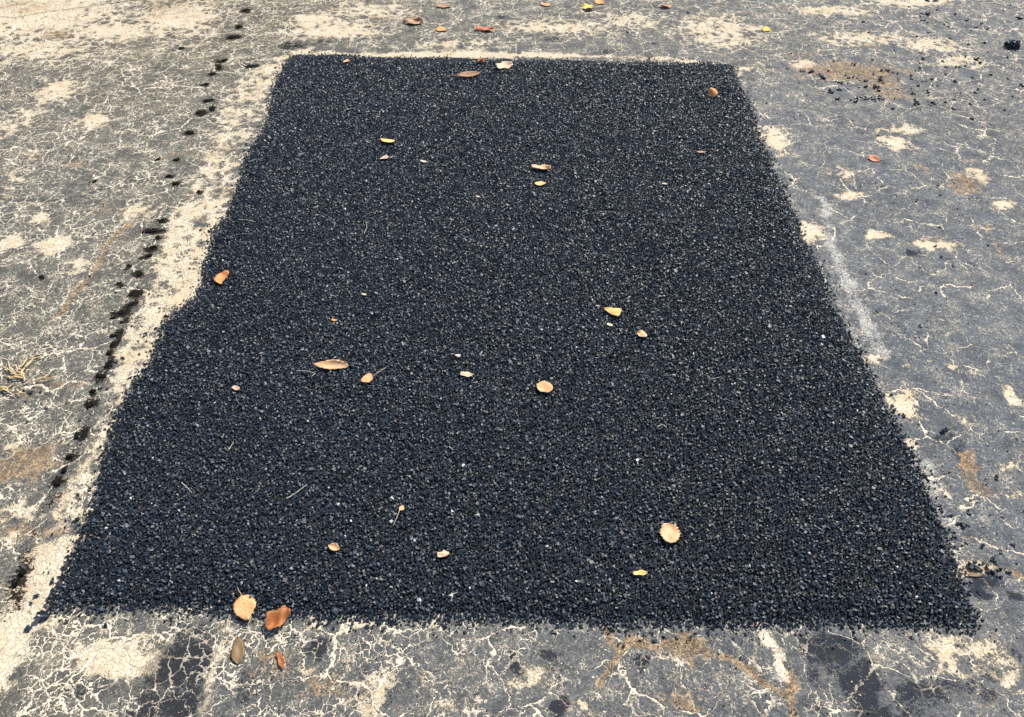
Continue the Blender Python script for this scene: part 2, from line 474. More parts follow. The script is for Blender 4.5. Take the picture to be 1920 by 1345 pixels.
pale = stroke([(1530, 370, 12), (1570, 470, 15), (1610, 560, 18), (1655, 655, 20)], 0.60, 0.5)
pale = mx(pale, stroke([(1436, 1182, 13), (1440, 1265, 18)], 0.62, 0.8))
pale = mx(pale, stroke([(1090, 1180, 40), (1400, 1190, 40)], 0.3, 0.8))
pale = mx(pale, stroke([(1560, 500, 30), (1600, 590, 40), (1640, 660, 40)], 0.30, 0.8))
pale = mx(pale, stroke([(1720, 860, 18), (1750, 930, 20), (1790, 990, 18)], 0.5, 0.7))
pale = mx(pale, blobs([(1745, 890, 30, 40, .6), (1480, 380, 30, 50, .35), (1455, 265, 50, 40, .35), (1430, 1215, 60, 30, .3), (1730, 1190, 40, 20, .45), (1400, 1280, 80, 40, .2)], 0.7))

DRIPS = [(460, 20, 7, 4), (448, 50, 9, 4), (437, 70, 15, 6), (422, 113, 11, 4), (410, 126, 8, 5), (398, 139, 9, 4), (387, 158, 8, 3.5), (389, 189, 12, 4), (396, 204, 9, 5), (371, 212, 10, 4.5), (358, 249, 15, 5),
         (332, 301, 10, 4), (316, 331, 10, 4), (328, 345, 10, 4), (373, 359, 6, 5), (303, 415, 12, 5), (285, 435, 24, 5), (296, 445, 8, 3), (287, 464, 13, 5), (280, 480, 10, 7), (263, 516, 11, 6), (246, 553, 13, 8), (245, 572, 11, 7), (227, 586, 15, 9),
         (213, 597, 13, 6), (228, 605, 10, 4), (212, 630, 15, 6), (210, 646, 9, 12), (203, 663, 8, 7), (201, 684, 12, 12), (189, 706, 18, 10), (175, 734, 10, 8), (167, 760, 15, 11), (144, 817, 14, 12), (130, 856, 12, 8), (119, 883, 10, 11), (108, 907, 14, 10),
         (42, 1075, 14, 12), (28, 1097, 14, 10)]
SIDE = [(470, 125, 9, 4), (221, 533, 5, 5), (244, 500, 5, 4), (178, 341, 4, 4), (338, 91, 3.5, 2.5), (297, 299, 4, 3), (311, 593, 4, 3), (77, 520, 5, 4), (70, 670, 4, 4)]
stain = blobs([(u, v, ru * 1.25, rv * 1.25, .85) for (u, v, ru, rv) in DRIPS + SIDE], 0.9)
stain = mx(stain, blobs([(95, 940, 24, 20, .5), (60, 1030, 26, 18, .45), (15, 1140, 24, 34, .5), (130, 830, 18, 24, .4), (110, 900, 26, 30, .4), (30, 1085, 24, 22, .4), (230, 590, 26, 26, .3), (205, 660, 22, 40, .35),
                           (545, 86, 34, 9, .45), (600, 80, 20, 9, .4), (345, 1240, 40, 60, .22), (1760, 1290, 80, 26, .2), (1275, 1215, 30, 14, .3), (1270, 1325, 40, 20, .35), (520, 1235, 40, 30, .2), (450, 1225, 20, 30, .25),
                           (1820, 345, 30, 12, .3), (1640, 150, 60, 16, .28), (1835, 905, 20, 10, .3), (90, 925, 40, 40, .22)], 0.9))

stain = mx(stain, stroke([(300, 425, 8), (282, 480, 10), (250, 560, 14), (212, 640, 13), (190, 705, 15), (168, 765, 12)], 0.46, 0.95))
stain = mx(stain, stroke([(168, 765, 10), (142, 820, 14), (118, 890, 16), (88, 950, 18), (52, 1050, 16), (30, 1095, 20), (0, 1160, 26)], 0.46, 0.95))
stain = mx(stain, stroke([(420, 110, 6), (390, 160, 6), (362, 245, 6), (330, 310, 7), (300, 420, 7)], 0.36, 0.95))

crackd = 0.36 + 0.20 * sstep(-0.6, -1.6, X) * 1.0 + 0.42 * sstep(0.92, 0.74, Y) * sstep(0.1, -0.5, X) + 0.12 * far - 0.16 * sstep(0.6, 1.4, X) * sstep(3.2, 2.2, Y)
warm = np.clip(0.30 + 0.55 * sstep(0.2, -1.6, X) + 0.25 * far * sstep(2.0, 0.5, X) + 0.35 * (fbm(X * 1.3, Y * 1.3, 21, 3) - 0.5) + 0.15 * sstep(0.85, 0.7, Y), 0, 1)

Z = 0.004 * (fbm(X * 1.6, Y * 1.6, 31, 3) - 0.5) + 0.0018 * (fbm(X * 30, Y * 30, 32, 3) - 0.5)
Z = Z - 0.0012 * np.clip(cream, 0, 1) - 0.004 * tan
nx, ny = len(xs), len(ys)
idx = np.arange(nx * ny).reshape(ny, nx)
quads = np.stack([idx[:-1, :-1], idx[:-1, 1:], idx[1:, 1:], idx[1:, :-1]], -1).reshape(-1, 4)
me = np_mesh('pavement', np.stack([X, Y, Z], 1), quads, M_PAVE, True)
for nm, arr in (('cream', cream), ('tan', tan), ('seal', seal), ('stain', stain), ('pale', pale), ('crack', crackd), ('warm', warm)):
    fattr(me, nm, arr)
tag(link('pavement', me), 'cracked grey sealed pavement with worn cream patches', kind='structure')

# ------------------------------------------------------------------ the asphalt patch
OUT = [(86, 1141), (105, 1105), (130, 1050), (145, 1010), (165, 965), (185, 910), (198, 850), (212, 795), (222, 770), (246, 735), (255, 708), (275, 690), (285, 665), (298, 632), (308, 600), (335, 584), (365, 556), (376, 540), (380, 500), (390, 470),
       (394, 440), (402, 424), (420, 408), (440, 370), (450, 330), (460, 295), (470, 275), (490, 250), (505, 215), (510, 190), (514, 160), (522, 145), (532, 126), (544, 106), (580, 103), (650, 104), (720, 109), (800, 110), (870, 110), (950, 114), (1050, 113),
       (1120, 117), (1200, 117), (1300, 120), (1372, 121), (1381, 145), (1390, 165), (1405, 190), (1415, 225), (1422, 255), (1440, 290), (1455, 330), (1465, 350), (1485, 395), (1500, 430), (1510, 455), (1530, 490), (1550, 530), (1560, 570), (1580, 605),
       (1600, 640), (1612, 668), (1630, 700), (1650, 735), (1660, 765), (1690, 810), (1705, 850), (1725, 885), (1745, 930), (1770, 990), (1788, 1040), (1800, 1080), (1815, 1120), (1832, 1175), (1800, 1177), (1750, 1174), (1700, 1178), (1600, 1174),
       (1500, 1177), (1400, 1178), (1350, 1181), (1300, 1177), (1250, 1177), (1200, 1178), (1160, 1183), (1100, 1172), (1050, 1178), (1000, 1171), (950, 1169), (900, 1171), (850, 1169), (800, 1169), (750, 1167), (700, 1170), (640, 1168), (600, 1163),
       (550, 1159), (490, 1156), (430, 1150), (350, 1147), (270, 1144), (210, 1147), (170, 1146), (130, 1141)]
POLY = np.array([P(u, v)[:2] for u, v in OUT])


def sdist(px, py):
    """signed distance to the patch outline, positive inside"""
    inside = np.zeros(len(px), bool)
    dmin = np.full(len(px), 1e9)
    n = len(POLY)
    for i in range(n):
        ax, ay = POLY[i]; bx, by = POLY[(i + 1) % n]
        dx, dy = bx - ax, by - ay
        t = np.clip(((px - ax) * dx + (py - ay) * dy) / (dx * dx + dy * dy), 0, 1)
        dmin = np.minimum(dmin, np.hypot(px - ax - t * dx, py - ay - t * dy))
        c = ((ay > py) != (by > py))
        with np.errstate(divide='ignore', invalid='ignore'):
            xi = (bx - ax) * (py - ay) / (by - ay) + ax
        inside ^= c & (px < xi)
    return np.where(inside, dmin, -dmin)


def rag(px, py):
    return 0.016 * (fbm(px * 30, py * 30, 41, 3, 0.6) - 0.5) + 0.010 * (fbm(px * 110, py * 110, 42, 2) - 0.5)


PATCH_H = 0.012


def patch_h(px, py, d):
    return PATCH_H * sstep(-0.004, 0.06, d) + 0.005 * (fbm(px * 7, py * 7, 44, 3) - 0.5) * sstep(0, .05, d) + 0.003 * (fbm(px * 45, py * 45, 45, 2) - 0.5)


patch = bpy.data.objects.new('asphalt_patch', None)
pc = P(960, 560)
patch.location = (pc.x, pc.y, 0)
COL.objects.link(patch)
tag(patch, 'large fresh black asphalt patch of coarse stones laid on grey pavement', 'asphalt patch')
off = np.array([pc.x, pc.y, 0.0])
x0, y0 = POLY.min(0) - 0.1
x1, y1 = POLY.max(0) + 0.1

bx_ = np.arange(x0, x1, 0.015); by_ = np.arange(y0, y1, 0.015)
BX, BY = np.meshgrid(bx_, by_)
bxr, byr = BX.ravel(), BY.ravel()
bd = sdist(bxr, byr)
bz = patch_h(bxr, byr, bd) - 0.0035 - 0.02 * sstep(0.012, -0.012, bd)
bi = np.arange(len(bxr)).reshape(BX.shape)
bq = np.stack([bi[:-1, :-1], bi[:-1, 1:], bi[1:, 1:], bi[1:, :-1]], -1).reshape(-1, 4)
bq = bq[(bd[bq] > -0.012).all(1)]
used = np.unique(bq)
remap = np.full(len(bxr), -1); remap[used] = np.arange(len(used))
me = np_mesh('bed', np.stack([bxr, byr, bz], 1)[used] - off, remap[bq], M_BASE, True)
link('bed', me, patch)

SP = 0.0057
gx, gy = np.meshgrid(np.arange(x0, x1, SP), np.arange(y0, y1, SP))
px = gx.ravel() + rng.uniform(-.45, .45, gx.size) * SP
py = gy.ravel() + rng.uniform(-.45, .45, gx.size) * SP
d0 = sdist(px, py)
dd = d0 + rag(px, py)
prob = np.where(dd > 0, 1.0, 0.55 * np.exp(dd / 0.010))
prob = np.where(dd < -0.07, 0, prob)
keep = rng.uniform(0, 1, len(px)) < prob
px, py, d0, dd = px[keep], py[keep], d0[keep], dd[keep]
ns = len(px)
sz = np.clip(rng.lognormal(math.log(0.0029), 0.26, ns), 0.0015, 0.0068)
big_ = rng.uniform(0, 1, ns) < 0.03
sz[big_] *= 1.2
pz = np.where(dd > 0, patch_h(px, py, np.maximum(dd, 0)), 0.0) + sz * rng.uniform(0.0, 0.38, ns)
CUBE = np.array([(-1, -1, -1), (1, -1, -1), (1, 1, -1), (-1, 1, -1), (-1, -1, 1), (1, -1, 1), (1, 1, 1), (-1, 1, 1)], float) * 0.72
CQ = np.array([(0, 3, 2, 1), (4, 5, 6, 7), (0, 1, 5, 4), (1, 2, 6, 5), (2, 3, 7, 6), (3, 0, 4, 7)])


def rand_rots(n):
    q = rng.normal(size=(n, 4)); q /= np.linalg.norm(q, axis=1, keepdims=True)
    w, x, y, z = q.T
    return np.stack([np.stack([1 - 2 * (y * y + z * z), 2 * (x * y - z * w), 2 * (x * z + y * w)], -1),
                     np.stack([2 * (x * y + z * w), 1 - 2 * (x * x + z * z), 2 * (y * z - x * w)], -1),
                     np.stack([2 * (x * z - y * w), 2 * (y * z + x * w), 1 - 2 * (x * x + y * y)], -1)], 1)


def stone_verts(n):
    v = CUBE[None] + rng.uniform(-.36, .36, (n, 8, 3))
    v = v * np.stack([rng.uniform(.8, 1.35, n), rng.uniform(.7, 1.1, n), rng.uniform(.55, .95, n)], -1)[:, None, :]
    return np.einsum('nij,nkj->nki', rand_rots(n), v)


def stones_mesh(name, cx, cy, cz, s, mat):
    n = len(cx)
    v = stone_verts(n) * s[:, None, None] + np.stack([cx, cy, cz], -1)[:, None, :]
    q = (CQ[None] + (np.arange(n) * 8)[:, None, None]).reshape(-1, 4)
    me = np_mesh(name, v.reshape(-1, 3), q, mat)
    tone = rng.uniform(0, 1, n) ** 1.6 * 0.97
    tone *= 0.70 + 0.6 * fbm(cx * 4.5, cy * .5, 91, 3) if n > 500 else 1.0
    tone = np.minimum(tone, 0.97)
    tone[rng.uniform(0, 1, n) < 0.003] = 1.0
    fattr(me, 'tone', np.repeat(tone, 6), 'FACE')
    return me


# the 300 stones that show largest are objects of their own
depth = py * _cp + (H - pz) * _sp
inframe = (np.abs(px) / depth < 0.66) & (depth > 0)
show = np.where(inframe, sz / depth, 0)
pick = np.argsort(-show)[:300]
mask = np.ones(ns, bool); mask[pick] = False
me = stones_mesh('aggregate', px[mask] - off[0], py[mask] - off[1], pz[mask], sz[mask], M_AGG)
tag(link('aggregate', me, patch), kind='stuff')
STONES = []
one, zero = np.ones(1), np.zeros(1)
for i in range(14):
    STONES.append(stones_mesh('stone', zero, zero, zero, one, M_AGG))
for k, i in enumerate(pick):
    o = link('stone', STONES[k % 14], patch, (px[i] - off[0], py[i] - off[1], pz[i]))
    o.rotation_euler = (rnd.uniform(0, 6.28), rnd.uniform(0, 6.28), rnd.uniform(0, 6.28))
    o.scale = (sz[i],) * 3

# ------------------------------------------------------------------ tar drips
def ordinal(n):
    return ['first', 'second', 'third', 'fourth', 'fifth', 'sixth', 'seventh', 'eighth', 'ninth', 'tenth', 'eleventh', 'twelfth', 'thirteenth', 'fourteenth', 'fifteenth', 'sixteenth', 'seventeenth', 'eighteenth', 'nineteenth', 'twentieth'][n]


def splat(u, v, ru, rv, seed):
    """thin ragged puddle of tar with a few droplets round it"""
    c = P(u, v)
    kx, ky = ppm(u, v)
    rx, ry = ru / kx, rv / ky
    r = random.Random(seed)
    bm = bmesh.new()
    lobes = [(0, 0, 1.0)]
    for _ in range(r.randint(2, 4)):
        a = r.uniform(0, 6.28); k = r.uniform(.55, .95)
        lobes.append((math.cos(a) * k, math.sin(a) * k, r.uniform(.3, .6)))
    for _ in range(r.randint(4, 9)):
        a = r.uniform(0, 6.28); k = r.uniform(1.0, 1.7)
        lobes.append((math.cos(a) * k, math.sin(a) * k, r.uniform(.06, .16)))
    for li, (lx, ly, lr) in enumerate(lobes):
        n = 22 if lr > .25 else 7
        ph = [r.uniform(0, 6.28) for _ in range(4)]
        ring_o, ring_i = [], []
        hgt = 0.0012 + 0.0022 * lr
        for j in range(n):
            a = 6.2832 * j / n
            w = lr * (1 + .20 * math.sin(2 * a + ph[0]) + .17 * math.sin(5 * a + ph[1]) + .13 * math.sin(9 * a + ph[2]) + r.uniform(-.12, .12)) * .85
            x, y = (lx + math.cos(a) * w) * rx, (ly + math.sin(a) * w) * ry
            ring_o.append(bm.verts.new((x, y, -0.002)))
            xi, yi = (lx + math.cos(a) * w * .72) * rx, (ly + math.sin(a) * w * .72) * ry
            ring_i.append(bm.verts.new((xi, yi, hgt * r.uniform(.6, 1.1) + li * 0.00003)))
        top = bm.verts.new((lx * rx, ly * ry, hgt * 1.2))
        for j in range(n):
            k2 = (j + 1) % n
            bm.faces.new((ring_o[j], ring_o[k2], ring_i[k2], ring_i[j]))
            bm.faces.new((ring_i[j], ring_i[k2], top))
    me = bpy.data.meshes.new('tar_spot')
    bm.to_mesh(me); bm.free()
    me.materials.append(M_TAR)
    o = link('tar_spot', me, None, (c.x, c.y, 0.001))
    return o


nd = len(DRIPS)
for i, (u, v, ru, rv) in enumerate(DRIPS):
    o = splat(u, v, ru * .44, rv * .46, 100 + i)
    lab = ('%s black tar spot from the far end of the dotted row left of the patch' % ordinal(i)) if i < 20 else ('%s black tar spot from the near end of the dotted row left of the patch' % ordinal(nd - 1 - i))
    tag(o, lab, 'tar spot', 'black tar spots in a row left of the patch')
SIDEL = ['small tar spot by the far left corner of the patch', 'small round tar spot beside the row near the tan crack', 'small round tar spot just left of the dotted row', 'lone tiny tar dot on the grey pavement far left',
         'tiny tar dot at the upper left, farthest from the row', 'tiny tar dot left of the row near the brown streak', 'tiny tar dot on the cream band between row and patch', 'lone tar dot on the pavement under the cream blotches', 'tar dot beside the tip of the dry grass clump']
for i, (u, v, ru, rv) in enumerate(SIDE):
    tag(splat(u, v, ru * .8, rv * .8, 300 + i), SIDEL[i], 'tar spot', 'stray tar spots left of the patch')

# ------------------------------------------------------------------ sand and grit lying on the old surface
def grit_material():
    g = NB('grit')
    tone = g.attr('tone')
    c = g.mix(g.ss(tone, 0.2, 0.75), (0.045, 0.044, 0.043), (0.50, 0.43, 0.31))
    g.put(g.b.inputs['Base Color'], c)
    g.b.inputs['Roughness'].default_value = 0.8
    return g.mat


NG = 15000
gy_ = rng.uniform(0.45, 4.4, NG); gx_ = rng.uniform(-1, 1, NG) * (0.75 + 0.52 * gy_)
gk = (sdist(gx_, gy_) < -0.004) & (fbm(gx_ * 6, gy_ * 6, 77, 3) + rng.uniform(-.16, .16, NG) > 0.46)
gx_, gy_ = gx_[gk], gy_[gk]
gs = np.clip(rng.lognormal(math.log(0.0013), 0.38, len(gx_)), 0.0006, 0.0036)
me = stones_mesh('grit', gx_, gy_, gs * .35, gs, grit_material())
tag(link('grit', me), 'fine pale and dark grit lying over the old pavement', 'grit', kind='stuff')

# ------------------------------------------------------------------ loose asphalt crumbs
def clump_mesh(n, spread):
    k = np.arange(n)
    a = rng.uniform(0, 6.28, n); r = spread * np.sqrt(rng.uniform(0, 1, n)) * (n > 1)
    cz = np.where(k < max(1, n * .7), 0.55, 1.35) + rng.uniform(-.1, .1, n)
    return stones_mesh('asphalt_crumb', r * np.cos(a), r * np.sin(a), cz, rng.uniform(.6, 1.15, n), M_AGG)


CRUMBS = [clump_mesh(n, s) for n, s in ((1, 0), (1, 0), (2, .9), (2, 1.0), (3, 1.2), (3, 1.3), (4, 1.3), (5, 1.6), (6, 1.7), (1, 0))]


def crumb(u, v, size, label, group, var=None):
    p = P(u, v)
    if sdist(np.array([p.x]), np.array([p.y]))[0] > -0.012:
        return
    k = rnd.randrange(10) if var is None else var
    o = link('asphalt_crumb', CRUMBS[k], None, (p.x, p.y, -0.001))
    o.rotation_euler = (0, 0, rnd.uniform(0, 6.28))
    o.scale = (size, size, size * rnd.uniform(.7, 1.0))
    tag(o, label, 'asphalt crumb', group)


KINDS = {0: 'single chip', 1: 'single chip', 9: 'single chip', 2: 'stone pair', 3: 'stone pair', 4: 'stone trio', 5: 'stone trio', 6: 'four-stone clod', 7: 'stone knot', 8: 'stone knot'}


def scatter(n, u, v, su, sv, smin, smax, label, group):
    for _ in range(n):
        uu, vv = rnd.gauss(u, su), rnd.gauss(v, sv)
        if 0 < uu < 1920 and 1 < vv < 1345:
            k = rnd.randrange(10)
            side = ('far ' if vv < v - sv * .35 else 'near ' if vv > v + sv * .35 else '') + ('left' if uu < u - su * .35 else 'right' if uu > u + su * .35 else 'middle')
            crumb(uu, vv, rnd.uniform(smin, smax), label + ', ' + KINDS[k] + ', ' + side, group, k)


scatter(46, 1640, 160, 50, 20, .0036, .0072, 'asphalt crumb in dense scatter over brown stain', 'crumbs on the brown stain')
scatter(14, 1632, 187, 22, 2.5, .004, .0075, 'crumb in dark row before brown stain', 'crumbs in a row below the brown stain')
scatter(12, 1728, 197, 14, 5, .003, .006, 'crumb in small heap right of brown stain', 'crumbs heaped right of the brown stain')
scatter(52, 1800, 150, 62, 42, .0032, .0066, 'asphalt crumb in loose scatter right of brown stain', 'crumbs at the upper right')
scatter(24, 1770, 40, 75, 24, .003, .0065, 'asphalt crumb in far right corner', 'crumbs at the far right corner')
scatter(14, 1500, 125, 45, 18, .0028, .005, 'crumb between patch and brown stain', 'crumbs beyond the right far corner of the patch')
scatter(22, 1540, 215, 70, 28, .0022, .0042, 'tiny crumb beside far right patch edge', 'crumbs along the far right edge')
scatter(20, 1750, 420, 90, 60, .0022, .0042, 'tiny crumb below red leaf', 'crumbs right of the patch middle')
scatter(14, 1730, 620, 70, 70, .0022, .004, 'tiny crumb right of chalky scuff', 'crumbs right of the chalky scuff')
scatter(22, 1810, 1020, 45, 45, .0025, .0052, 'crumb by near right patch edge', 'crumbs by the near right edge')
scatter(18, 1850, 1066, 34, 7, .003, .0058, 'crumb on cream strip by near corner', 'crumbs on the cream strip')
scatter(24, 250, 620, 50, 60, .0022, .004, 'tiny crumb on cream band left of patch', 'crumbs on the cream band')
scatter(14, 120, 740, 60, 30, .0022, .004, 'tiny crumb near dry grass', 'crumbs near the dry grass')
scatter(12, 100, 1110, 22, 22, .003, .006, 'crumb at near left patch corner', 'crumbs at the near left corner')
scatter(16, 1200, 40, 200, 26, .0022, .0045, 'tiny crumb beyond far patch edge', 'crumbs beyond the far edge')
BIGC = [(1738, 28, .0075, 8, 'largest black asphalt clod of the far right corner cluster, touching a smaller one'), (1727, 27, .0062, 4, 'small asphalt clod touching the larger clod on its left'), (1757, 20, .0065, 4, 'pointed asphalt clod just beyond the touching pair at the far right'),
        (1791, 27, .0065, 6, 'ragged asphalt clod where pale cracks meet at the far right'), (1910, 35, .008, 7, 'asphalt clod beyond the big lump at the right picture edge'), (1740, 2, .007, 7, 'asphalt clod at the far border above the touching pair'), (1754, 2, .007, 8, 'asphalt clod at the far border beside another clod'),
        (1521, 135, .0075, 6, 'asphalt clod at the cream hollow beside the far right corner'), (1542, 146, .008, 7, 'flat asphalt clod between cream hollow and brown stain'), (1508, 134, .005, 4, 'small clod left of the clod at the cream hollow'), (1725, 100, .005, 4, 'small clod on the pale band near the big lump'),
        (1915, 160, .008, 7, 'asphalt clod cut off by the right border, below the big lump'), (1890, 149, .006, 4, 'compact asphalt crumb left of the clod at the right border'), (1617, 42, .0055, 6, 'small dark clod on pale cracks left of the clod cluster'),
        (82, 1158, .0075, 8, 'asphalt clod off the near left corner of the patch'), (1690, 779, .006, 4, 'crumb on the grey pavement just right of the cream hole'), (1770, 808, .0065, 6, 'dark clod on the scuffed strip right of the patch'), (1802, 985, .007, 7, 'clod right of the near part of the right edge')]
for (u, v, s, k, lab) in BIGC:
    crumb(u, v, s, lab, 'larger loose asphalt clods', k)

# the one big lump
lp = P(1897, 88)
lump = bpy.data.objects.new('asphalt_lump', None)
lump.location = (lp.x, lp.y, 0)
COL.objects.link(lump)
tag(lump, 'biggest loose black asphalt lump lying near the upper right corner', 'asphalt lump')
bm = bmesh.new()
bmesh.ops.create_icosphere(bm, subdivisions=2, radius=1.0)
for v_ in bm.verts:
    v_.co = Vector((v_.co.x * .032, v_.co.y * .026, max(v_.co.z, -.15) * .026 + .003)) * rnd.uniform(.85, 1.1)
me = bpy.data.meshes.new('core'); bm.to_mesh(me); bm.free(); me.materials.append(M_BASE)
link('core', me, lump)
for i in range(46):
    a, e = rnd.uniform(0, 6.28), math.asin(rnd.uniform(0.02, 1))
    o = link('stone', STONES[i % 14], lump, (.034 * math.cos(a) * math.cos(e), .028 * math.sin(a) * math.cos(e), .004 + .026 * math.sin(e)))
    o.rotation_euler = (rnd.uniform(0, 6.28), rnd.uniform(0, 6.28), rnd.uniform(0, 6.28))
    o.scale = (rnd.uniform(.005, .0085),) * 3

# ------------------------------------------------------------------ leaves
def tube(pts, r0, r1, mat, name, parent=None, sides=5):
    bm = bmesh.new()
    rings = []
    n = len(pts)
    for i, p in enumerate(pts):
        p = Vector(p)
        t = (Vector(pts[min(i + 1, n - 1)]) - Vector(pts[max(i - 1, 0)])).normalized()
        a = t.cross(Vector((0, 0, 1)))
        a = a.normalized() if a.length > 1e-6 else Vector((1, 0, 0))
        b = t.cross(a)
        r = r0 + (r1 - r0) * i / max(1, n - 1)
        rings.append([bm.verts.new(p + (a * math.cos(6.2832 * k / sides) + b * math.sin(6.2832 * k / sides)) * r) for k in range(sides)])
    for ra, rb in zip(rings[:-1], rings[1:]):
        for k in range(sides):
            bm.faces.new((ra[k], ra[(k + 1) % sides], rb[(k + 1) % sides], rb[k]))
    bm.faces.new(rings[0][::-1]); bm.faces.new(rings[-1])
    me = bpy.data.meshes.new(name)
    bm.to_mesh(me); bm.free()
    me.materials.append(mat)
    return link(name, me, parent)


def width_of(shape, t):
    if shape == 'ovate': return (math.sin(math.pi * min(1, t) ** 0.72)) ** 0.85 if 0 < t < 1 else 0
    if shape == 'lens': return math.sin(math.pi * t) ** 0.9 if 0 < t < 1 else 0
    if shape == 'round': return math.sqrt(max(0, 1 - (2 * t - 1) ** 2)) * (1 - .18 * t)
    if shape == 'wedge': return min(1, t * 1.5 + .05) * (1 if t < .93 else .75)
    if shape == 'long': return (math.sin(math.pi * t ** 1.15)) ** 0.7 if 0 < t < 1 else 0
    if shape == 'torn': return math.sin(math.pi * (.07 + .86 * t)) ** .55 * (.86 + .14 * math.sin(11 * t + 1))
    return 1


LEAFCOL = {'peach': (.74, .36, .16), 'orange': (.75, .31, .10), 'rust': (.30, .095, .022), 'tan': (.68, .42, .22), 'buff': (.58, .46, .30), 'yellow': (.78, .50, .16), 'bright': (.80, .55, .05), 'brown': (.34, .20, .11), 'red': (.50, .14, .06),
          'pink': (.60, .42, .32), 'olive': (.15, .11, .045), 'pale': (.66, .58, .46)}


def leaf(base, tip, wr, col, shape, label, z=0.0, curl=.10, cup=.12, roll=0.0, teeth=.05, stem=None, lift=.003, crump=.05, group='fallen leaves', cat='leaf', name='fallen_leaf'):
    a, b = P(base[0], base[1], z), P(tip[0], tip[1], z)
    ax = b - a
    L = ax.length
    curl, cup, lift = curl * .55, cup * .6, (.006 if lift == .0061 else min(lift, .0015))
    r = random.Random(int(base[0] * 7 + base[1] * 13 + tip[0]))
    NU, NV = 14, 8
    W = L * wr * .5
    ph = [r.uniform(0, 6.28) for _ in range(6)]
    cr_, sr_ = math.cos(roll), math.sin(roll)
    V, A, B = [], [], []
    for i in range(NU + 1):
        t = i / NU
        w = W * max(.012, width_of(shape, t))
        for j in range(NV + 1):
            s = 2 * j / NV - 1
            asym = 1 + .10 * math.sin(4.3 * t + ph[4] + (1.9 if s > 0 else 0)) + .05 * math.sin(13 * t + ph[5] * (1.5 if s > 0 else 1))
            jag = asym + (teeth * (1 if i % 2 else -1) + (r.uniform(-.09, .09) if shape == 'torn' else r.uniform(-.03, .03))) * (abs(s) > .95)
            y = s * w * jag + L * .03 * math.sin(3 * t + ph[0])
            x = (t - .5) * L + (r.uniform(-.02, .02) * L if shape == 'torn' and i in (0, NU) else 0)
            zz = curl * L * (2 * t - 1) ** 2 + cup * abs(s) ** 1.6 * w
            zz += crump * W * (math.sin(5 * t + 2.2 * s + ph[1]) + .6 * math.sin(9 * t - 3.5 * s + ph[2]) + .5 * math.sin(4 * s + ph[3]))
            y, zz = y * cr_ - zz * sr_, y * sr_ + zz * cr_
            V.append((x, y, zz)); A.append(t); B.append(s)
    zmin = min(v[2] for v in V)
    V = np.array(V); V[:, 2] -= zmin
    th = .00035
    n = len(V)
    V2 = np.concatenate([V, V - np.array([0, 0, th])])
    q = []
    I = lambda i, j: i * (NV + 1) + j
    for i in range(NU):
        for j in range(NV):
            q.append((I(i, j), I(i + 1, j), I(i + 1, j + 1), I(i, j + 1)))
            q.append((n + I(i, j + 1), n + I(i + 1, j + 1), n + I(i + 1, j), n + I(i, j)))
        q.append((I(i, 0), n + I(i, 0), n + I(i + 1, 0), I(i + 1, 0)))
        q.append((I(i, NV), I(i + 1, NV), n + I(i + 1, NV), n + I(i, NV)))
    for j in range(NV):
        q.append((I(0, j), I(0, j + 1), n + I(0, j + 1), n + I(0, j)))
        q.append((I(NU, j), n + I(NU, j), n + I(NU, j + 1), I(NU, j + 1)))
    me = np_mesh('blade', V2, np.array(q), M_LEAF, True)
    fattr(me, 'along', A + A); fattr(me, 'across', B + B)
    root = bpy.data.objects.new(name, None)
    COL.objects.link(root)
    m = (a + b) * .5
    root.location = (m.x, m.y, z + lift)
    ang = math.atan2(ax.y, ax.x)
    root.rotation_euler = (0, 0, ang)
    bl = link('blade', me, root)
    bl.color = (*LEAFCOL[col], 1)
    tag(root, label, cat, group)
    if stem is not None:
        e = P(stem[0], stem[1], z) - m
        e = Matrix.Rotation(-ang, 3, 'Z') @ e
        s0 = Vector(V[I(0, NV // 2)]) + Vector((.001, 0, .0004))
        mid = (s0 + e) * .5 + Vector((0, r.uniform(-.08, .08) * (e - s0).length, .003))
        tube([s0, (s0 + mid) * .5 + Vector((0, 0, .001)), mid, (mid + e) * .5 + Vector((0, 0, .001)), e + Vector((0, 0, .001))], .0008, .0006, M_STEM, 'stem', root)
    return root


ZP = PATCH_H + .005
G1, G2 = 'fallen leaves on the patch', 'fallen leaves on the pavement'
leaf((455, 1120), (468, 1166), .80, 'peach', 'ovate', 'pale orange pointed leaf with a stem lying across the near edge of the patch', .005, curl=.02, cup=.06, roll=.06, stem=(446, 1102), group=G1, lift=.0061)
leaf((542, 1145), (503, 1184), .72, 'rust', 'torn', 'dark rust brown crumpled leaf on the near edge beside the pale orange leaf', .002, curl=.10, cup=.45, crump=.20, roll=-.1, group=G1, lift=.003)
leaf((1255, 984), (1257, 1021), .98, 'tan', 'round', 'largest tan toothed round leaf near the lower right of the patch', ZP, curl=.06, cup=.2, crump=.06, teeth=.10, group=G1, lift=.006)
leaf((1006, 729), (1037, 728), .95, 'peach', 'round', 'round peach leaf with a notch right of the patch middle', ZP, cup=.12, teeth=.05, group=G1)
leaf((700, 708), (676, 715), .95, 'peach', 'ovate', 'small peach leaf with a thin stem right of the long tan leaf', ZP, stem=(724, 691), group=G1)
leaf((588, 684), (655, 690), .30, 'tan', 'long', 'long narrow tan curled leaf left of the patch middle', ZP, curl=.10, cup=.5, roll=.35, group=G1, lift=.004)
leaf((1131, 581), (1163, 590), .58, 'yellow', 'wedge', 'bright yellow wedge shaped leaf right of the middle', ZP, roll=.2, group=G1)
leaf((1196, 624), (1212, 634), .85, 'tan', 'round', 'small tan crumpled leaf just below the yellow wedge leaf', ZP, crump=.14, cup=.4, group=G1)
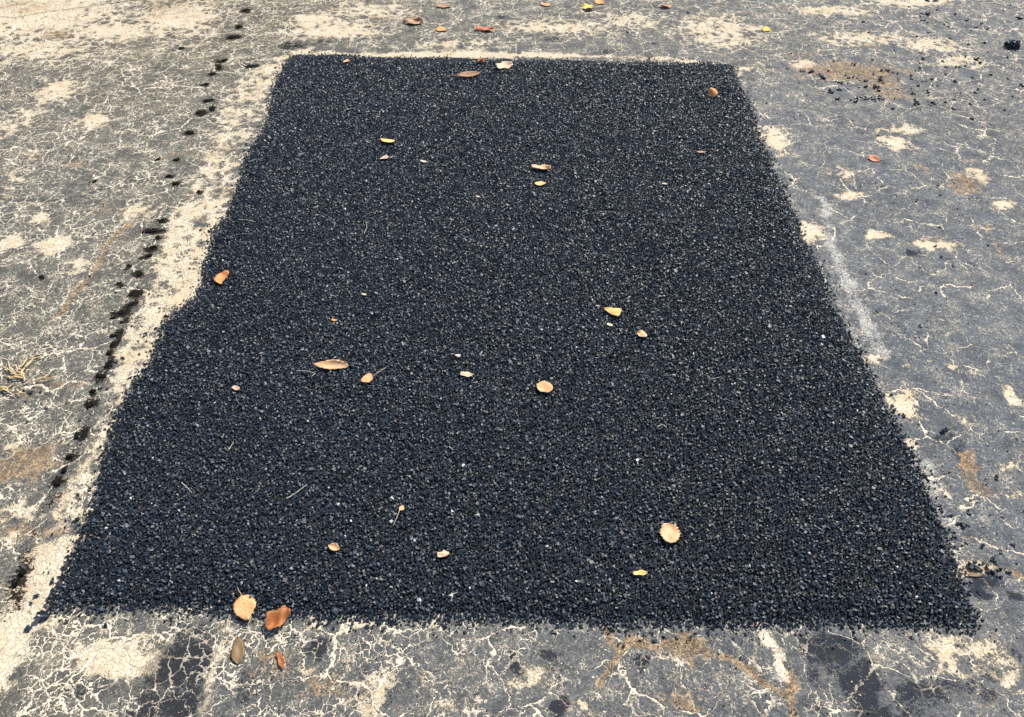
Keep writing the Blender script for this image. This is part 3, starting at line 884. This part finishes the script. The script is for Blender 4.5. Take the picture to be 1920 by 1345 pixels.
leaf((1138, 608), (1149, 612), .6, 'pale', 'torn', 'pale leaf scrap just below the yellow wedge leaf', ZP, group=G1)
leaf((863, 702), (886, 704), .62, 'buff', 'torn', 'buff torn leaf piece left of the round peach leaf', ZP, group=G1)
leaf((852, 666), (863, 669), .55, 'pale', 'wedge', 'tiny pale leaf scrap above the buff torn piece', ZP, group=G1)
leaf((418, 513), (418, 535), .80, 'orange', 'ovate', 'small orange leaf close to the left edge of the patch', ZP, cup=.5, roll=.3, group=G1)
leaf((436, 727), (450, 731), .70, 'pink', 'torn', 'small pinkish leaf scrap on the left side of the patch', ZP, cup=.4, group=G1)
leaf((622, 600), (632, 602), .60, 'orange', 'torn', 'tiny orange leaf scrap above the long tan leaf', ZP, group=G1)
leaf((616, 1023), (638, 1032), .55, 'tan', 'lens', 'small tan folded leaf at the lower left of the patch', ZP, cup=.5, roll=.2, group=G1)
leaf((820, 1043), (842, 1038), .70, 'buff', 'torn', 'small yellowish tan leaf at the lower middle of the patch', ZP, cup=.35, crump=.12, group=G1)
leaf((1187, 1077), (1213, 1075), .45, 'yellow', 'torn', 'narrow yellow tan leaf below the largest tan leaf', ZP, group=G1)
leaf((749, 958), (758, 949), .75, 'tan', 'lens', 'tiny tan leaf with a long bent stem', ZP, stem=(738, 986), group=G1)
leaf((739, 269), (714, 262), .62, 'yellow', 'ovate', 'bright yellow leaf in the upper left of the patch', ZP, roll=.15, group=G1)
leaf((712, 300), (727, 294), .65, 'pink', 'wedge', 'small pinkish leaf just below the bright yellow leaf', ZP, group=G1)
leaf((997, 316), (1033, 317), .50, 'tan', 'torn', 'tan lobed leaf in the upper middle of the patch', ZP, crump=.12, teeth=.12, group=G1)
leaf((1002, 346), (1024, 344), .60, 'yellow', 'lens', 'small yellow tan leaf just below the lobed leaf', ZP, group=G1)
leaf((1328, 182), (1347, 180), .85, 'orange', 'ovate', 'orange folded leaf standing up near the far right corner', ZP, curl=-.5, cup=-.3, roll=.75, group=G1)
leaf((855, 144), (901, 140), .30, 'brown', 'long', 'long brownish leaf with a long stem near the far edge', ZP, curl=.12, cup=.4, roll=.25, stem=(833, 146), group=G1)
leaf((931, 129), (960, 123), .70, 'buff', 'torn', 'buff leaf close to the middle of the far edge', ZP, curl=.2, roll=.3, group=G1)
leaf((896, 119), (908, 116), .90, 'red', 'torn', 'small red leaf just inside the far edge', ZP, crump=.2, cup=.5, group=G1)
leaf((642, 118), (654, 114), .60, 'tan', 'wedge', 'tiny tan leaf near the far left corner of the patch', ZP, group=G1)
leaf((1305, 286), (1325, 286), .30, 'brown', 'lens', 'narrow brown leaf scrap near the right edge', ZP, group=G1)
leaf((1241, 345), (1251, 346), .55, 'buff', 'torn', 'tiny buff scrap in the upper right of the patch', ZP, group=G1)
leaf((788, 302), (801, 305), .45, 'pale', 'torn', 'whitish fleck right of the bright yellow leaf', ZP, group=G1)
leaf((678, 552), (688, 554), .55, 'buff', 'torn', 'tiny buff scrap near the center left of the patch', ZP, group=G1)
leaf((892, 369), (900, 370), .6, 'pale', 'torn', 'tiny whitish scrap left of the lobed leaf', ZP, group=G1)
leaf((1627, 297), (1652, 303), .62, 'red', 'ovate', 'red orange leaf with a shadow on grey pavement right of the patch', 0, curl=.12, cup=.3, roll=.30, stem=(1612, 289), group=G2)
leaf((1092, 16), (1113, 19), .95, 'bright', 'round', 'bright yellow leaf on the pavement beyond the far edge', 0, crump=.15, cup=.4, group=G2)
leaf((1014, 9), (1032, 11), .70, 'peach', 'torn', 'pale orange leaf left of the bright yellow leaf', 0, group=G2)
leaf((1114, 5), (1136, 8), .60, 'orange', 'ovate', 'orange leaf at the far border just right of the bright yellow leaf', 0, roll=.2, group=G2)
leaf((1236, 13), (1259, 16), .55, 'orange', 'lens', 'orange brown curled leaf far right of the bright yellow leaf', 0, cup=.7, roll=-.3, group=G2)
leaf((758, 42), (793, 45), .70, 'brown', 'torn', 'largest dark brown leaf on the pavement beyond the far edge', 0, cup=.5, crump=.15, roll=.2, group=G2)
leaf((818, 55), (838, 59), .80, 'orange', 'ovate', 'tan orange leaf just right of the largest dark brown leaf', 0, cup=.4, group=G2)
leaf((815, 12), (847, 14), .45, 'brown', 'lens', 'flat brown leaf at the far border', 0, cup=.4, group=G2)
leaf((892, 56), (926, 58), .55, 'red', 'torn', 'reddish brown leaf between brown and bright yellow leaves', 0, crump=.12, group=G2)
leaf((1429, 56), (1446, 60), .75, 'bright', 'ovate', 'small yellow leaf beyond the far right corner of the patch', 0, roll=.3, group=G2)
leaf((446, 1195), (449, 1246), .42, 'olive', 'long', 'dark olive weathered leaf stuck to the pavement below the near edge', 0, curl=.0, cup=.12, crump=.06, group=G2, lift=.001)
leaf((1808, 1078), (1842, 1081), .22, 'olive', 'lens', 'dark narrow leaf scrap on the cream strip by the near right corner', 0, group=G2)
leaf((520, 1225), (532, 1255), .35, 'rust', 'torn', 'small rusty scrap stuck to the pavement below the rust brown leaf', 0, group=G2)

# ------------------------------------------------------------------ straws
def straw(pts, label, z, r=.0009, mat=None, group='loose straws on the patch'):
    w = [P(u, v, z) + Vector((0, 0, rnd.uniform(.001, .004))) for u, v in pts]
    c = w[0].copy()
    fine = []
    for a, b in zip(w[:-1], w[1:]):
        for k in range(3):
            fine.append(a.lerp(b, k / 3) - c)
    fine.append(w[-1] - c)
    o = tube(fine, r, r * .6, mat or M_STRAW2, 'straw')
    o.location = c
    tag(o, label, 'straw', group)


straw([(530, 168), (548, 171), (566, 169)], 'pale straw at the far left edge of the patch', ZP)
straw([(466, 304), (478, 300), (492, 299)], 'pale straw poking over the left edge near the top', ZP)
straw([(448, 413), (465, 414), (480, 418)], 'pale straw inside the left edge above the orange leaf', ZP)
straw([(341, 906), (352, 916), (360, 925)], 'thin straw at the lower left side of the patch', ZP)
straw([(538, 936), (556, 925), (576, 909)], 'longest slanting straw in the lower left of the patch', ZP)
straw([(556, 696), (578, 698), (592, 701), (584, 708)], 'forked thin straw left of the long tan leaf', ZP)
straw([(1232, 802), (1242, 797), (1250, 803)], 'short bent straw in the right middle of the patch', ZP)
straw([(842, 838), (850, 846)], 'short pale straw near the lower middle', ZP)
straw([(683, 440), (688, 428), (686, 415)], 'fine upright straw in the upper left middle', ZP, .0007)
straw([(1325, 705), (1335, 712), (1352, 708)], 'fine straw in the right part of the patch', ZP, .0007)
straw([(842, 1117), (858, 1112)], 'short straw near the near edge', ZP)
straw([(430, 845), (434, 838), (439, 830)], 'short upright straw on the left side', ZP, .0008)

# dry grass clumps on the pavement at the left
def grass(name, centre, strands, label, brown=None):
    c = P(*centre)
    root = bpy.data.objects.new(name, None)
    root.location = c
    COL.objects.link(root)
    tag(root, label, 'dry grass')
    for (pts, r) in strands:
        w = [P(u, v, 0) - c + Vector((0, 0, .003 + rnd.uniform(0, .010))) for u, v in pts]
        fine = []
        for a, b in zip(w[:-1], w[1:]):
            for k in range(3): fine.append(a.lerp(b, k / 3))
        fine.append(w[-1])
        tube(fine, r * 1.25, r * .6, M_STRAW, 'blade', root)


big_st = [([(40, 700), (52, 690), (66, 677), (82, 670)], .0022), ([(41, 703), (55, 685), (70, 674)], .0020), ([(38, 695), (46, 688), (54, 676), (64, 675)], .0018), ([(44, 701), (48, 708), (49, 719)], .0018), ([(46, 712), (32, 712), (18, 709), (12, 707)], .0022),
          ([(44, 710), (30, 704), (20, 698), (6, 688)], .0018), ([(46, 712), (38, 700), (26, 701)], .0018), ([(24, 698), (19, 688), (17, 680)], .0014), ([(36, 698), (32, 690), (31, 685)], .0014), ([(45, 708), (34, 708), (20, 712)], .0022), ([(42, 702), (45, 711), (38, 713)], .002),
          ([(60, 680), (52, 692), (44, 697)], .0018), ([(18, 709), (22, 714), (34, 713)], .0016)]
grass('dry_grass_clump', (38, 702), big_st, 'larger clump of dry yellow grass on the left pavement')
grass('dry_grass_clump', (6, 733), [([(0, 733), (8, 731), (16, 729), (28, 722)], .0022), ([(0, 735), (12, 735), (26, 736)], .002), ([(4, 733), (14, 737), (25, 742)], .002), ([(-6, 730), (2, 732), (10, 733)], .003), ([(8, 734), (15, 730), (17, 733)], .002)], 'smaller dry grass tuft at the left border')
grass('dry_grass_clump', (80, 714), [([(62, 720), (74, 716), (86, 711), (93, 705)], .0016), ([(70, 717), (84, 712), (96, 713), (105, 709)], .0014), ([(76, 718), (88, 716), (100, 712)], .0013)], 'loose dry grass strands right of the larger clump')
grass('dry_grass_clump', (42, 741), [([(34, 735), (41, 741), (38, 744)], .0018), ([(41, 741), (50, 739)], .0014), ([(42, 734), (48, 731), (54, 735)], .0012)], 'short forked dry grass piece below the larger clump')
